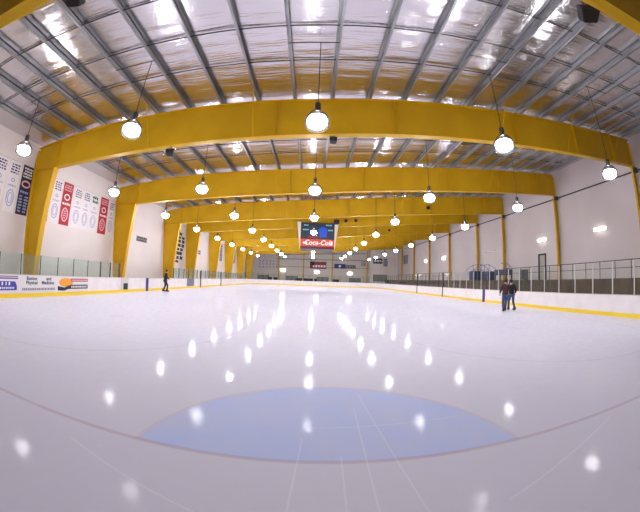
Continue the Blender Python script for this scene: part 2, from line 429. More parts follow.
for k, Y in enumerate(FY): i_frame(k, Y)

# ------------------------------------------------------------------ purlins (one long steel line each) and bracing straps
for k, x in enumerate(PX):
    z = zr(x); h = .2
    b = MB(); YF = YE if x < 13.1 else 63.78
    b.box(x - .006, x + .006, YB, YF, z, z + h)
    b.box(x - .006, x + .075, YB, YF, z, z + .008)
    b.box(x - .075, x + .006, YB, YF, z + h - .008, z + h)
    b.box(x + .069, x + .075, YB, YF, z, z + .025)
    for y in FY: b.box(x - .012, x + .10, y - .8, y + .8, z + .002, z + .012)
    tag(b.build('purlin', GALV), 'long galvanised steel purlin under the foil ceiling, %s counted from the banner wall' % ORD[k], 'purlin', 'galvanised roof purlins')
STYV = sorted(y for y in STY if y > 0)
for k, y in enumerate(STYV):
    b = MB()
    for a, c in zip(PX, PX[1:]):
        b.tube((a, y, zr(a) + .15), (c, y, zr(c) + .15), .022, 6)
    tag(b.build('bracing_rod', DARKM), 'thin dark bracing rod running across the purlins, %s counted from the camera' % ORD[k], 'bracing rod', 'dark bracing rods under the roof')

# ------------------------------------------------------------------ pendant lamps
LX = [-11.39, -5.9, -0.28, 5.44, 11.06]; LY = [4.72 + 6.256 * r for r in range(9)]
LZ = 5.80
def lamp_meshes():
    shade = MB().lathe([(.04, .13), (.10, .12), (.175, .095), (.225, .05), (.262, -.02), (.27, -.08), (.252, -.145), (.205, -.205), (.145, -.245), (.08, -.268), (.02, -.275)], 24)
    shell = MB().lathe([(.06, .29), (.14, .25), (.24, .16), (.31, .03), (.335, -.08), (.32, -.19), (.26, -.29)], 32)
    shell.f = shell.f[:-1]
    rim = MB()
    for z, r in ((.03, .318), (-.19, .328)):
        n = 24
        for i in range(n):
            t0 = 2 * math.pi * i / n; t1 = 2 * math.pi * (i + 1) / n
            rim.tube((r * math.cos(t0), r * math.sin(t0), z), (r * math.cos(t1), r * math.sin(t1), z), .012, 5)
    for i in range(16):
        t = 2 * math.pi * i / 16
        rim.tube((.15 * math.cos(t), .15 * math.sin(t), .25), (.315 * math.cos(t), .315 * math.sin(t), .03), .007, 4).tube((.315 * math.cos(t), .315 * math.sin(t), .03), (.328 * math.cos(t), .328 * math.sin(t), -.19), .007, 4)
    cap = MB().lathe([(.232, .045), (.205, .12), (.14, .195), (.06, .245), (.055, .235), (.13, .185), (.195, .11), (.222, .045)], 20)  # added dome over the bulb, blocks its uplight to the foil ceiling
    house = MB().lathe([(.03, .56), (.075, .54), (.085, .50), (.085, .34), (.06, .28), (.05, .26)], 14)
    return shade, rim, house, shell, cap
sh, ri, ho, shl, cp = lamp_meshes()
proto = {}
cols = ['nearest the banner wall', 'second from the banner wall', 'in the middle', 'second from the railed walkway', 'nearest the railed walkway']
for r, y in enumerate(LY):
    for c, x in enumerate(LX):
        top = zr(x) - .01
        t = empty('pendant_lamp', (x, y, LZ))
        tag(t, 'glowing pendant lamp %s, in the %s row from the camera' % (cols[c], ORD[r]), 'lamp', 'white pendant lamps over the ice')
        for nm, mb, mt in (('glowing_bulb', sh, GLOW), ('lamp_shade', shl, ACRYL), ('uplight_cap', cp, CAPW), ('shade_cage', ri, GLOWRIM), ('ballast_housing', ho, LAMPC)):
            if nm not in proto:
                o = mb.build(nm, mt, t, smooth=(nm != 'shade_cage')); proto[nm] = o
            else:
                o = proto[nm].copy(); C.objects.link(o); o.parent = t
        MB().tube((0, 0, .55), (0, 0, top - LZ), .014, 6).build('rod', DARKM, t)
        a = max([p for p in PX if p <= x] or [PX[0]]); b_ = a + 1.53
        MB().tube((a - x - .03, 0, zr(a) - .012 - LZ), (b_ - x + .03, 0, zr(b_) - .012 - LZ), .018, 6).build('mounting_bar', DARKM, t)

# ------------------------------------------------------------------ wall lights
def wall_light(loc, w_, h_, axis, label):
    t = empty('wall_light', loc)
    tag(t, label, 'wall light', 'glowing wall lights')
    if axis == 'x':   # on the right wall, facing -x
        MB().box(-.06, 0, -w_ / 2 - .05, w_ / 2 + .05, -h_ / 2 - .04, h_ / 2 + .04).build('housing', POSTM, t)
        MB().box(-.16, -.06, -w_ / 2, w_ / 2, -h_ / 2, h_ / 2).build('diffuser', WGLOW, t, bevel=.02)
    else:
        MB().box(-w_ / 2 - .05, w_ / 2 + .05, -.06, 0, -h_ / 2 - .04, h_ / 2 + .04).build('housing', POSTM, t)
        MB().box(-w_ / 2, w_ / 2, -.16, -.06, -h_ / 2, h_ / 2).build('diffuser', WGLOW, t, bevel=.02)
for k, (y, z) in enumerate(((11.6, 5.3), (18.0, 5.31), (39.0, 5.22), (46.4, 5.21))):
    wall_light((WR, y, z), 1.05 if k < 2 else .9, .2 if k < 2 else .4, 'x', 'glowing white wall light above the raised walkway, %s from the camera' % ORD[k])
for k, (x, z) in enumerate(((-7.3, 3.32), (0.81, 3.14), (8.7, 3.05))):
    wall_light((x, YE, z), 1.1, .5, 'y', 'glowing white light on the far end wall, %s one of three' % ('left', 'middle', 'right')[k])

# ------------------------------------------------------------------ dasher boards
BH = 1.0
def offset_path(pts, d):
    out = []
    for i, p in enumerate(pts):
        a = Vector(pts[max(i - 1, 0)]); b = Vector(pts[min(i + 1, len(pts) - 1)])
        t = (b - a).normalized(); n = Vector((t.y, -t.x)); out.append((p[0] + n.x * d, p[1] + n.y * d))
    return out
def wall_along(mb, pts, d0, d1, z0, z1):
    a = offset_path(pts, d0); b = offset_path(pts, d1); n = len(mb.v)
    for p, q in zip(a, b): mb.v += [(p[0], p[1], z0), (q[0], q[1], z0), (q[0], q[1], z1), (p[0], p[1], z1)]
    for i in range(len(pts) - 1):
        k = n + 4 * i
        for j in range(4):
            j2 = (j + 1) % 4; mb.f.append((k + j, k + j2, k + 4 + j2, k + 4 + j))
    mb.f.append((n, n + 1, n + 2, n + 3)); k = n + 4 * (len(pts) - 1); mb.f.append((k + 3, k + 2, k + 1, k))
    return mb
# paths run so that the outside of the rink is on the +normal side (right of travel)
right_path = corner(XR - RC, YNEAR + RC, RC, 315, 360) + [(XR, y) for y in (10, 20, 30, 40)] + [(XR, YEND - RC)]
far_path = corner(XR - RC, YEND - RC, RC, 0, 90, 18) + corner(XL + RC, YEND - RC, RC, 90, 180, 18)
left_path = [(XL, YEND - RC), (XL, 40)] + [(XL, y) for y in (30, 20, 10)] + corner(XL + RC, YNEAR + RC, RC, 180, 225)
def boards(name, path, label, left=False):
    t = empty(name, (0, 0, 0)); tag(t, label, 'dasher boards')
    wall_along(MB(), path, 0.0, .1, 0, BH - .03).build('board_panel', BOARD, t)
    wall_along(MB(), path, -.02, .0, 0.0, .19).build('kick_plate', YELP, t)
    wall_along(MB(), path, -.015, .12, BH - .03, BH).build('top_cap', CAPM if not left else POSTM, t)
    return t
br = boards('dasher_board', right_path, 'white rink boards with yellow kick plate below the railed walkway')
bf = boards('dasher_board', far_path, 'white rink boards curving around the far end of the ice')
bl_ = boards('dasher_board', left_path, 'white rink boards with advertisements below the hanging banners', True)
def stripe(parent, X, Y, w_, m, nm, z0=0.0, z1=BH, side=1):
    d = .025
    x0, x1 = (X - d, X) if side > 0 else (X, X + d)
    return MB().box(x0, x1, Y - w_ / 2, Y + w_ / 2, z0, z1).build(nm, m, parent)
stripe(br, XR - .001, 18.05, .34, BLUE, 'blue_line_stripe')
stripe(bl_, XL + .001, 17.7, .34, BLUE, 'blue_line_stripe', side=-1)
for Y in (25.8, 33.45): MB().box(XR - .03, XR + .06, Y - .09, Y + .09, 0, 2.5).build('gate_post', DARKM, br)
for Y in (28.9, 36.4): MB().box(XL - .06, XL + .03, Y - .14, Y + .14, 0, 1.9).build('gate_post', DARKM, bl_)
MB().box(XL, XL + .03, 14.35, 15.2, .2, .98).build('open_gate', POSTM, bl_)
MB().box(XL, XL + .035, 14.62, 15.12, .2, .62).build('opening_shade', BLACK, bl_)  # black slab on the boards, paints in the shade of the gate gap
MB().box(XL, XL + .03, 25.2, 27.0, .22, 1.0).build('gate_panel', GREYM, bl_)

# advertisements on the left boards (flat panels fixed to the boards: parts of the boards)
RL = (math.radians(90), 0, math.radians(90))          # faces +x, reads along +y ... mirrored below
def board_sign(y0, y1, z0, z1, m, nm='advertisement'):
    return MB().box(XL + .001, XL + .012, y0, y1, z0, z1).build(nm, m, bl_)
ROT_LW = (math.radians(90), 0, math.radians(90))      # text on a wall facing +x: right of text runs to +y
def wtext(parent, txt, size, m, x, y, z, **k): return text_mesh('lettering', txt, size, m, parent, (x, y, z), ROT_LW, **k)
a1 = board_sign(3.6, 6.42, .24, .95, WHITEB)
MB().box(XL + .012, XL + .016, 3.65, 6.35, .80, .86).box(XL + .012, XL + .016, 3.65, 6.35, .89, .93).build('purple_band', mat('purple_ink', (.16, .10, .28), .5), a1)
MB().box(XL + .012, XL + .016, 3.65, 6.30, .33, .50).prism([(3.65, .5), (6.30, .5), (6.2, .70), (3.65, .74)], 'x', XL + .012, XL + .016).build('blue_field', mat('royal_ink', (.05, .05, .36), .5), a1)
g = MB(); random.seed(2); y = 3.8
while y < 6.1:
    d = random.uniform(.06, .13); g.box(XL + .016, XL + .02, y, y + d * .6, .39, .47); y += d
y = 3.8
while y < 6.0:
    d = random.uniform(.14, .24); g.box(XL + .016, XL + .02, y, y + d * .35, .54, .68); y += d
g.build('lettering', WHITEINK, a1)
a2 = board_sign(6.46, 8.72, .24, .95, WHITEB)
for txt, y_, z_, m_ in (('Boston', 7.15, .84, DARKINK), ('Physical', 7.15, .65, GREENINK), ('and', 8.2, .84, DARKINK), ('Medicine', 8.15, .65, DARKINK)):
    wtext(a2, txt, .22, m_, XL + .014, y_, z_, bold=.006)
g = MB(); y = 6.6
while y < 8.6:
    d = random.uniform(.05, .12); g.box(XL + .013, XL + .016, y, y + d * .65, .31, .42); y += d
g.build('small_lettering', GREYM, a2)
a3 = board_sign(8.78, 11.15, .22, .93, WHITEB)
MB().prism([(8.85 + .55 + .5 * math.cos(t * .35), .68 + .22 * math.sin(t * .35)) for t in range(18)], 'x', XL + .013, XL + .017).build('sun_emblem', ORANGE, a3)
MB().box(XL + .013, XL + .017, 9.75, 11.1, .72, .88).build('red_band', REDM, a3)
MB().prism([(8.82, .28), (8.82, .5), (9.3, .42), (9.75, .56), (11.1, .56), (11.1, .34), (9.6, .34), (9.3, .26)], 'x', XL + .013, XL + .017).build('blue_band', NAVY, a3)
g = MB(); y = 9.8
while y < 11.0:
    d = random.uniform(.08, .14); g.box(XL + .017, XL + .02, y, y + d * .6, .40, .50); y += d
y = 9.85
while y < 11.0:
    d = random.uniform(.08, .14); g.box(XL + .017, XL + .02, y, y + d * .6, .77, .83); y += d
g.build('lettering', WHITEINK, a3)

# ------------------------------------------------------------------ shielding glass
def glass_run(name, pts_fn, n0, n1, pitch, z0, z1, label, gm, pm, pr=.022):
    t = empty(name); tag(t, label, 'rink glass')
    for i in range(n0, n1):
        a = Vector(pts_fn(i * pitch)); b = Vector(pts_fn((i + 1) * pitch))
        d = (b - a).normalized(); n = Vector((-d.y, d.x)) * .006; a2_ = a + d * .02; b2 = b - d * .02
        poly = [tuple(a2_ + n), tuple(b2 + n), tuple(b2 - n), tuple(a2_ - n)]
        MB().prism(poly, 'z', z0, z1).build('glass_pane', gm, t)
    for i in range(n0, n1 + 1):
        p = pts_fn(i * pitch)
        MB().box(p[0] - pr, p[0] + pr, p[1] - pr, p[1] + pr, z0, z1 + .01).build('glass_post', pm, t)
    return t
glass_run('shielding_glass', lambda s: (XR + .06, 4.12 + s), 0, 17, 1.205, BH, 2.45, 'clear rink glass with pale posts in front of the railed walkway, nearest stretch', GLASS, POSTM)
glass_run('shielding_glass', lambda s: (XR + .06, 24.62 + s), 0, 20, 1.22, BH, 2.45, 'clear rink glass in front of the railed walkway, far stretch past the gates', GLASS, DARKM, .016)
glass_run('shielding_glass', lambda s: (XL - .06, 5.37 + s), 0, 6, 1.15, BH, 1.9, 'greenish scuffed rink glass above the advertisements', GLASSL, RAILM, .016)
glass_run('shielding_glass', lambda s: (XL - .06, 12.27 + s), 0, 2, .95, BH, 1.9, 'short greenish rink glass ending in a red post beyond the advertisements', GLASSL, RAILM, .03)
MB().box(XL - .11, XL - .03, 14.19, 14.27, BH, 1.95).build('end_post', MAROON, D.objects['shielding_glass.003'])
glass_run('shielding_glass', lambda s: (XL - .06, 22.25 + s), 0, 5, 1.15, BH, 1.95, 'greenish rink glass with dark end posts beside the grey bench gate', GLASSL, RAILM, .03)
glass_run('shielding_glass', lambda s: (XL - .06, 29.2 + s), 0, 16, 1.24, BH, 1.95, 'greenish rink glass far along the banner side near the corner', GLASSL, RAILM, .02)
def farfn(s):
    P_ = offset_path(far_path, .06); acc = 0
    for a, b in zip(P_, P_[1:]):
        l = math.dist(a, b)
        if acc + l >= s or b == P_[-1]:
            u = min(1, (s - acc) / l); return (a[0] + (b[0] - a[0]) * u, a[1] + (b[1] - a[1]) * u)
        acc += l
glass_run('shielding_glass', farfn, 0, 28, 1.268, BH, 2.3, 'clear rink glass curving around the far end of the ice', GLASS, RAILM, .02)

# ------------------------------------------------------------------ right side platform: handrail, door, pipe, cabinet
t = empty('handrail', (16.1, 0, 1.75)); tag(t, 'long dark tubular handrail on the raised walkway with the wall lights', 'railing')
for a_, b_ in ((-1, 19.2), (29, 52)):
    MB().tube((0, a_, .97), (0, b_, .97), .025).build('top_rail', RAILM, t)
    MB().tube((0, a_, .56), (0, b_, .56), .018).build('middle_rail', RAILM, t)
for i in range(0, 18):
    MB().tube((0, -.7 + 1.09 * i + .08, 0), (0, -.7 + 1.09 * i + .08, .97), .024).build('post', RAILM, t)
for i in range(0, 20):
    MB().tube((0, 29.2 + 1.15 * i, 0), (0, 29.2 + 1.15 * i, .97), .02).build('post', RAILM, t)
d = structure(empty('door_1', (WR, 18.05, 1.75)))
MB().box(-.05, 0, -.36, .36, 0, 2.2).build('door_leaf', mat('beige_door', (.42, .38, .33), .5), d)
MB().box(-.10, 0, .36, .52, 0, 2.34).box(-.10, 0, -.44, -.36, 0, 2.34).box(-.10, 0, -.44, .52, 2.2, 2.34).build('door_frame', BLACK, d)
MB().box(-.11, -.05, -.3, -.2, 1.0, 1.05).build('door_handle', GALV, d)
t = empty('heater_pipe', (WR - .28, 0, 8.55)); tag(t, 'long dark pipe running high along the wall over the raised walkway', 'pipe')
MB().tube((0, 2, -.12), (0, 58, .06), .05, 10).build('pipe_run', DARKM, t)
for Y in FY[1:8]: MB().box(-.08, .14, Y - .3, Y - .12, -.22, .1).build('bracket', BLACK, t)
t = empty('storage_cabinet', (17.4, 17.7, 1.75)); tag(t, 'small grey-blue cabinet on the raised walkway beside the door', 'cabinet')
MB().box(-.25, .3, -.1, .45, 0, .9).build('body', GREYM, t, bevel=.02); MB().box(-.3, -.25, -.1, .15, .05, .85).build('cabinet_door', RAILM, t)
# trapezoid blue railing over the bench entrance and covered equipment next to it
t = empty('stair_bridge', (16.1, 21.7, 0)); tag(t, 'blue-grey tubular stair bridge rising above the rink glass past the walking couple', 'stair bridge')
for dx in (0, .9):
    P_ = [(dx, -.1, 2.85), (dx, 1.0, 3.3), (dx, 2.6, 3.3), (dx, 3.9, 2.9)]
    MB().path(P_, .035).build('top_rail', BLUET, t)
    MB().path([(x, y, z - .5) for x, y, z in P_], .025).build('lower_rail', BLUET, t)
    for yy, zz in ((-.1, 2.85), (1, 3.3), (1.8, 3.3), (2.6, 3.3), (3.9, 2.9)):
        MB().tube((dx, yy, zz), (dx, yy, 1.75), .03).build('upright', BLUET, t)
for y0_, y1_, z1_ in ((.0, 1.2, 2.6), (2.4, 3.5, 2.7)):
    MB().box(.05, .85, y0_, y1_, 1.76, z1_).build('side_panel', BLUED, t, bevel=.03)
t = empty('covered_bench', (16.6, 18.9, 1.75)); tag(t, 'dark blue covered bench on the raised walkway between stair bridge and couple', 'bench')
MB().box(-.3, .4, .0, 2.0, .45, .95).build('cover', BLUED, t, bevel=.06)
for x_, y_ in ((-.3, .1), (-.3, 1.8), (.3, .1), (.3, 1.8)): MB().box(x_, x_ + .1, y_, y_ + .1, 0, .5).build('leg', DARKM, t)
MB().path([(-.25, -.5, 1.1), (-.25, .2, 1.55), (-.25, .9, 1.5)], .04).build('cover_hoop', BLUET, t)

# ------------------------------------------------------------------ championship banners on the left wall
def glyph_rows(z0, z1, y0, y1, rows, x, seed, thin=False, ch=.05):
    r = random.Random(seed); g_ = MB(); dz = (z1 - z0) / rows
    for i in range(rows):
        zc = z0 + dz * (i + .5); h_ = dz * (.32 if thin else .34); ins = r.uniform(0, .12) * (y1 - y0); y = y0 + ins
        while y < y1 - ins - .02:
            wd = r.uniform(.5, 1.3) * ch; g_.box(x, x + .004, y, min(y + wd, y1), zc - h_, zc + h_ * r.uniform(.5, 1)); y += wd + ch * .35
    return g_
def ring_mb(yc, zc, ry, rz, th, x):
    g_ = MB(); n = 20
    for i in range(n):
        a, b = 2 * math.pi * i / n, 2 * math.pi * (i + 1) / n
        g_.prism([(yc + ry * math.cos(a), zc + rz * math.sin(a)), (yc + ry * math.cos(b), zc + rz * math.sin(b)),
                  (yc + (ry - th) * math.cos(b), zc + (rz - th) * math.sin(b)), (yc + (ry - th) * math.cos(a), zc + (rz - th) * math.sin(a))], 'x', x, x + .004)
    return g_
BX = WL + .012
def banner(y0, y1, z0, z1, style, seed, label):
    t = empty('hanging_banner', (0, 0, 0)); tag(t, label, 'banner', 'hanging championship banners')
    cloth = {'red': REDM, 'navy': NAVY, 'white': WHITEB, 'green': WHITEB}[style]
    MB().box(WL + .001, BX, y0, y1, z0, z1).build('cloth', cloth, t)
    MB().tube((BX + .01, y0 - .02, z1), (BX + .01, y1 + .02, z1), .012, 6).build('hanging_rod', GALV, t)
    H = z1 - z0; m = .07
    if style == 'red':
        glyph_rows(z0 + H * .80, z1 - .08, y0 + m, y1 - m, 3, BX, seed, ch=.12).build('lettering', PINKINK, t)
        ring_mb((y0 + y1) / 2, z0 + H * .66, .24, .2, .07, BX).build('emblem', WHITEINK, t)
        glyph_rows(z0 + H * .46, z0 + H * .55, y0 + m, y1 - m, 1, BX, seed + 1, ch=.12).build('lettering', WHITEINK, t)
        ring_mb((y0 + y1) / 2, z0 + H * .25, (y1 - y0) * .34, H * .17, .09, BX).build('outline', PINKINK, t)
        glyph_rows(z0 + H * .15, z0 + H * .36, (y0 + y1) / 2 - .12, (y0 + y1) / 2 + .12, 4, BX, seed + 2).build('lettering', PINKINK, t)
    elif style == 'navy':
        glyph_rows(z0 + H * .74, z1 - .08, y0 + m, y1 - m, 4, BX, seed, ch=.09).build('lettering', WHITEINK, t)
        ring_mb((y0 + y1) / 2, z0 + H * .62, .30, .2, .09, BX).build('emblem', PINKINK, t)
        glyph_rows(z0 + H * .42, z0 + H * .50, y0 + m, y1 - m, 1, BX, seed + 3, ch=.1).build('lettering', PALEINK, t)
        glyph_rows(z0 + .1, z0 + H * .40, y0 + m, y0 + .33, 6, BX, seed + 1).build('lettering', PALEINK, t)
        glyph_rows(z0 + .1, z0 + H * .40, y1 - .33, y1 - m, 6, BX, seed + 2).build('lettering', PALEINK, t)
    else:
        ink = GREENINK if style == 'green' else DARKINK
        if style == 'green': ring_mb((y0 + y1) / 2, z0 + H * .86, .26, .22, .05, BX).build('emblem', GREENINK, t)
        glyph_rows(z0 + H * .74, z1 - .12, y0 + m, y1 - m, 4 if style == 'white' else 2, BX, seed, thin=True, ch=.14).build('lettering', ink, t)
        ring_mb((y0 + y1) / 2, z0 + H * .62, .12, .1, .05, BX).build('emblem', PALEINK, t)
        glyph_rows(z0 + H * .48, z0 + H * .54, y0 + m, y1 - m, 1, BX, seed + 1, ch=.08).build('lettering', PALEINK, t)
        ring_mb((y0 + y1) / 2, z0 + H * .27, (y1 - y0) * .36, H * .17, .06, BX).build('outline', PALEINK, t)
        ring_mb((y0 + y1) / 2, z0 + H * .27, (y1 - y0) * .22, H * .11, .05, BX).build('outline', PALEINK, t)
Z0, Z1 = 3.88, 6.42
banner(4.85, 5.52, Z0, Z1, 'white', 1, 'white banner closest to the camera, half out of view')
banner(5.62, 6.30, Z0, Z1, 'white', 2, 'white banner with dark lettering two places before the navy banner')
banner(6.44, 7.14, Z0, Z1, 'white', 3, 'white banner with dark lettering directly before the navy banner')
banner(7.28, 8.02, Z0, Z1, 'navy', 4, 'navy blue banner with a pink emblem beside the nearest wide yellow column')
banner(8.85, 9.5, Z0, Z1, 'red', 5, 'red banner mostly hidden behind the nearest wide yellow column')
banner(9.62, 10.33, Z0, Z1, 'white', 6, 'white banner with dark lettering between the nearest column and a red banner')
banner(10.42, 11.24, Z0, Z1, 'red', 7, 'large red banner nearest the camera in the group of seven')
banner(11.44, 12.18, Z0, Z1, 'white', 8, 'white banner just beyond the nearer red banner')
banner(12.28, 12.98, Z0, Z1, 'white', 9, 'white banner midway between the two red banners')
banner(13.08, 13.86, Z0, Z1, 'green', 10, 'white banner with a dark green emblem next to the farther red banner')
banner(14.05, 14.92, Z0, Z1, 'red', 11, 'farther red banner before the second wide yellow column')
banner(15.05, 15.68, Z0, Z1, 'white', 12, 'white banner squeezed between the farther red banner and the second column')

def wall_sign(name, y0, y1, z0, z1, m, label, ink=None, rows=1, ch=.2, seed=1):
    t = empty(name); tag(t, label, 'wall sign')
    MB().box(WL + .001, BX, y0, y1, z0, z1).build('panel', m, t)
    if ink: glyph_rows(z0, z1, y0 + .05, y1 - .05, rows, BX, seed, ch=ch).build('lettering', ink, t)
    return t
wall_sign('wall_sign', 19.05, 20.75, 3.98, 4.42, GREYM, 'small dark sign on the white wall between the second and third wide columns', BLACKINK, 2, .22, 4)
t = empty('wall_emblem'); tag(t, 'tall black stacked lettering painted on the white wall after the third wide column', 'wall sign')
r = random.Random(9)
g = MB()
z = 6.0
while z > 2.6:
    h_ = r.uniform(.35, .5)
    for q in range(3): 
        yy = 26.3 + q * .75 + r.uniform(-.1, .1) + (.2 if z > 4.5 else -.1)
        if r.random() < .8: g.prism([(yy, z), (yy + .68, z - .05), (yy + .63, z - h_ * .85), (yy - .05, z - h_ * .8)], 'x', WL + .001, WL + .01)
    z -= h_
g.build('lettering', BLACKINK, t)
MB().box(WL + .001, WL + .012, 26.4, 26.9, 3.1, 3.5).build('white_mark', WHITEINK, t)
wall_sign('wall_sign', 33.0, 33.9, 4.0, 4.6, PALEINK, 'small pale plaque on the white wall between the fifth and sixth wide columns', DARKINK, 2, .15, 6)
wall_sign('wall_sign', 39.6, 40.5, 3.4, 5.9, BLACKINK, 'tall black banner on the banner wall, nearer one of a pair', PALEINK, 9, .12, 7)
wall_sign('wall_sign', 42.0, 43.2, 3.7, 6.4, BLACKINK, 'tall black banner on the banner wall, farther one of a pair', PALEINK, 9, .12, 8)
wall_sign('wall_sign', 50.2, 51.4, 3.8, 6.3, BLACKINK, 'tall dark banner on the banner wall near its far end', PALEINK, 9, .12, 9)

# right wall: framed banner at the far end
t = empty('wall_banner'); tag(t, 'dark rectangular banner high on the far part of the wall-light wall', 'wall sign')
MB().box(WR - .02, WR - .001, 56.6, 59.6, 5.3, 7.2).build('panel', GREYM, t)
g = MB()
for i in range(4): g.box(WR - .026, WR - .02, 57.0, 59.2, 5.55 + .4 * i, 5.7 + .4 * i)
g.build('lettering', PALEINK, t)
tag(MB().box(WR - .05, WR - .001, 25.5, 27.8, 5.05, 5.2).build('wall_plate', GALV), 'thin grey plate on the wall high above the stair bridge', 'wall plate')

# ------------------------------------------------------------------ far end wall fittings (wall at Y = 66)
def end_sign(name, x0, x1, z0, z1, m, label, Y=YE, cat='wall sign'):
    t = empty(name); tag(t, label, cat)
    MB().box(x0, x1, Y - .06, Y - .001, z0, z1).build('panel', m, t)
    return t
def end_rows(t, x0, x1, z0, z1, rows, m, Y, seed, ch=.25):
    r = random.Random(seed); g_ = MB(); dz = (z1 - z0) / rows
    for i in range(rows):
        zc = z0 + dz * (i + .5); x = x0
        while x < x1 - .1:
            wd = r.uniform(.5, 1.3) * ch; g_.box(x, min(x + wd, x1), Y - .07, Y - .06, zc - dz * .3, zc + dz * .3); x += wd + ch * .4
    g_.build('lettering', m, t)
t = end_sign('end_wall_sign', -.9, 3.0, 3.9, 5.6, mat('maroon_sign', (.28, .015, .03), .5), 'red and dark sign with white lettering below the scoreboard on the far wall')
MB().box(-.9, .2, YE - .075, YE - .06, 4.7, 5.6).build('dark_corner', BLACKINK, t); MB().box(1.9, 3.0, YE - .075, YE - .06, 5.2, 5.6).build('dark_corner', MAROON, t)
end_rows(t, -.2, 2.8, 4.0, 5.0, 1, WHITEINK, YE, 3, .5)
t = end_sign('end_wall_sign', -.9, 3.0, 3.2, 3.85, WHITEB, 'pale blue and white sign under the red sign on the far wall')
end_rows(t, -.6, 2.8, 3.3, 3.75, 1, PALEINK, YE, 5, .4)
t = end_sign('end_wall_sign', 4.9, 7.6, 4.15, 5.25, mat('blue_sign', (.02, .03, .22), .5), 'deep blue sign with white emblem on the far wall beside the red sign')
em = MB().lathe([(.3, 0), (.3, .02)], 14).build('emblem', WHITEINK, t); em.rotation_euler = (math.radians(90), 0, 0); em.location = (6.2, YE - .06, 4.7)
t = end_sign('end_wall_sign', 7.65, 10.0, 4.25, 5.0, NAVY, 'narrow dark sign with grey lettering next to the deep blue sign')
end_rows(t, 7.8, 9.8, 4.35, 4.9, 1, PALEINK, YE, 6, .4)
t = end_sign('end_wall_sign', 11.4, 12.4, 4.9, 6.0, GREYM, 'small square grey sign on the far wall before the white corner block')
end_rows(t, 11.5, 12.3, 5.0, 5.9, 3, WHITEINK, YE, 8, .2)
# grid of small number plaques
k = 0
for i in range(6):
    for j in range(3):
        x = -13.2 + i * .85; z = 5.6 - j * .75
        tag(MB().box(x, x + .42, YE - .03, YE - .001, z - .42, z).build('number_plaque', PALEINK), 'small grey plaque on the far wall, %s column and %s row of the grid' % (ORD[i], ORD[j]), 'plaque', 'small plaques on the far wall')
for k, x in enumerate((-8.3, -2.4, 4.4, 12.8)):
    tag(MB().box(x - .02, x + .02, YE - .3, YE - .01, 0, zr(x)).box(x - .12, x + .12, YE - .32, YE - .29, 0, zr(x)).build('wind_post', YEL), 'thin yellow steel wind post on the far wall, %s from the left' % ORD[k], 'wind post', 'yellow wind posts')
tag(MB().tube((-9, YE - .35, 5.95), (13.1, YE - .35, 6.2), .05).build('conduit', DARKM), 'upper dark pipe running level across the far end wall', 'pipe')
tag(MB().tube((-9, YE - .35, 4.15), (13.1, YE - .35, 4.3), .04).build('conduit', DARKM), 'lower dark pipe running level across the far end wall', 'pipe')
tag(MB().tube((-9, YE - .09, 7.0), (12.9, YE - .09, 7.9), .06).build('conduit', DARKM), 'dark pipe just under the last frame on the far wall', 'pipe')
# windows low on the far wall
for k, x in enumerate((-13.2, -6.4, .9, 8.6)):
    w_ = structure(empty('window_%d' % (k + 1), (x, YE, 1.1)))
    MB().box(0, 2.6, -.03, 0, 0, .75).build('window_glass', ROOMG, w_)
    MB().box(-.1, 0, -.08, 0, -.1, .85).box(2.6, 2.7, -.08, 0, -.1, .85).box(-.1, 2.7, -.08, 0, .75, .85).box(-.1, 2.7, -.08, 0, -.1, 0).box(1.27, 1.33, -.06, 0, 0, .75).build('window_frame', DARKM, w_)
for k, (x, l) in enumerate(((-4.2, 1.6), (-2.3, 2.2), (.2, .6), (-10.6, .9), (-9.3, .9), (4.5, 1.5))):
    t = empty('equipment_case', (x, YE - 1.6, 0)); tag(t, 'dark equipment case standing at the far end wall, %s in its row' % ORD[k], 'case', 'dark cases behind the far glass')
    MB().box(0, l, 0, .8, 0, 1.45).build('body', BLACK, t, bevel=.05); MB().box(-.02, l + .02, -.02, .82, 1.45, 1.55).build('case_lid', DARKM, t, bevel=.02)
# white block: sign, banner, shop window
t = end_sign('block_sign', 13.8, 16.0, 5.5, 6.7, BLACKINK, 'black sign with white lettering on the white corner block', 63.8)
end_rows(t, 14.0, 15.8, 5.7, 6.5, 1, WHITEINK, 63.8, 2, .45)
t = end_sign('block_sign', 16.3, 17.3, 4.9, 6.7, GREYM, 'narrow dark banner beside the black sign on the corner block', 63.8)
end_rows(t, 16.4, 17.2, 5.0, 6.6, 4, PALEINK, 63.8, 4, .2)
w_ = structure(empty('window_5', (14.0, 63.8, 1.5)))
MB().box(0, 3.1, -.03, 0, 0, 1.3).build('window_glass', ROOMG, w_)
MB().box(-.1, 0, -.08, 0, -.1, 1.4).box(3.1, 3.2, -.08, 0, -.1, 1.4).box(-.1, 3.2, -.08, 0, 1.3, 1.4).box(-.1, 3.2, -.08, 0, -.1, 0).box(1.5, 1.56, -.06, 0, 0, 1.3).build('window_frame', RAILM, w_)

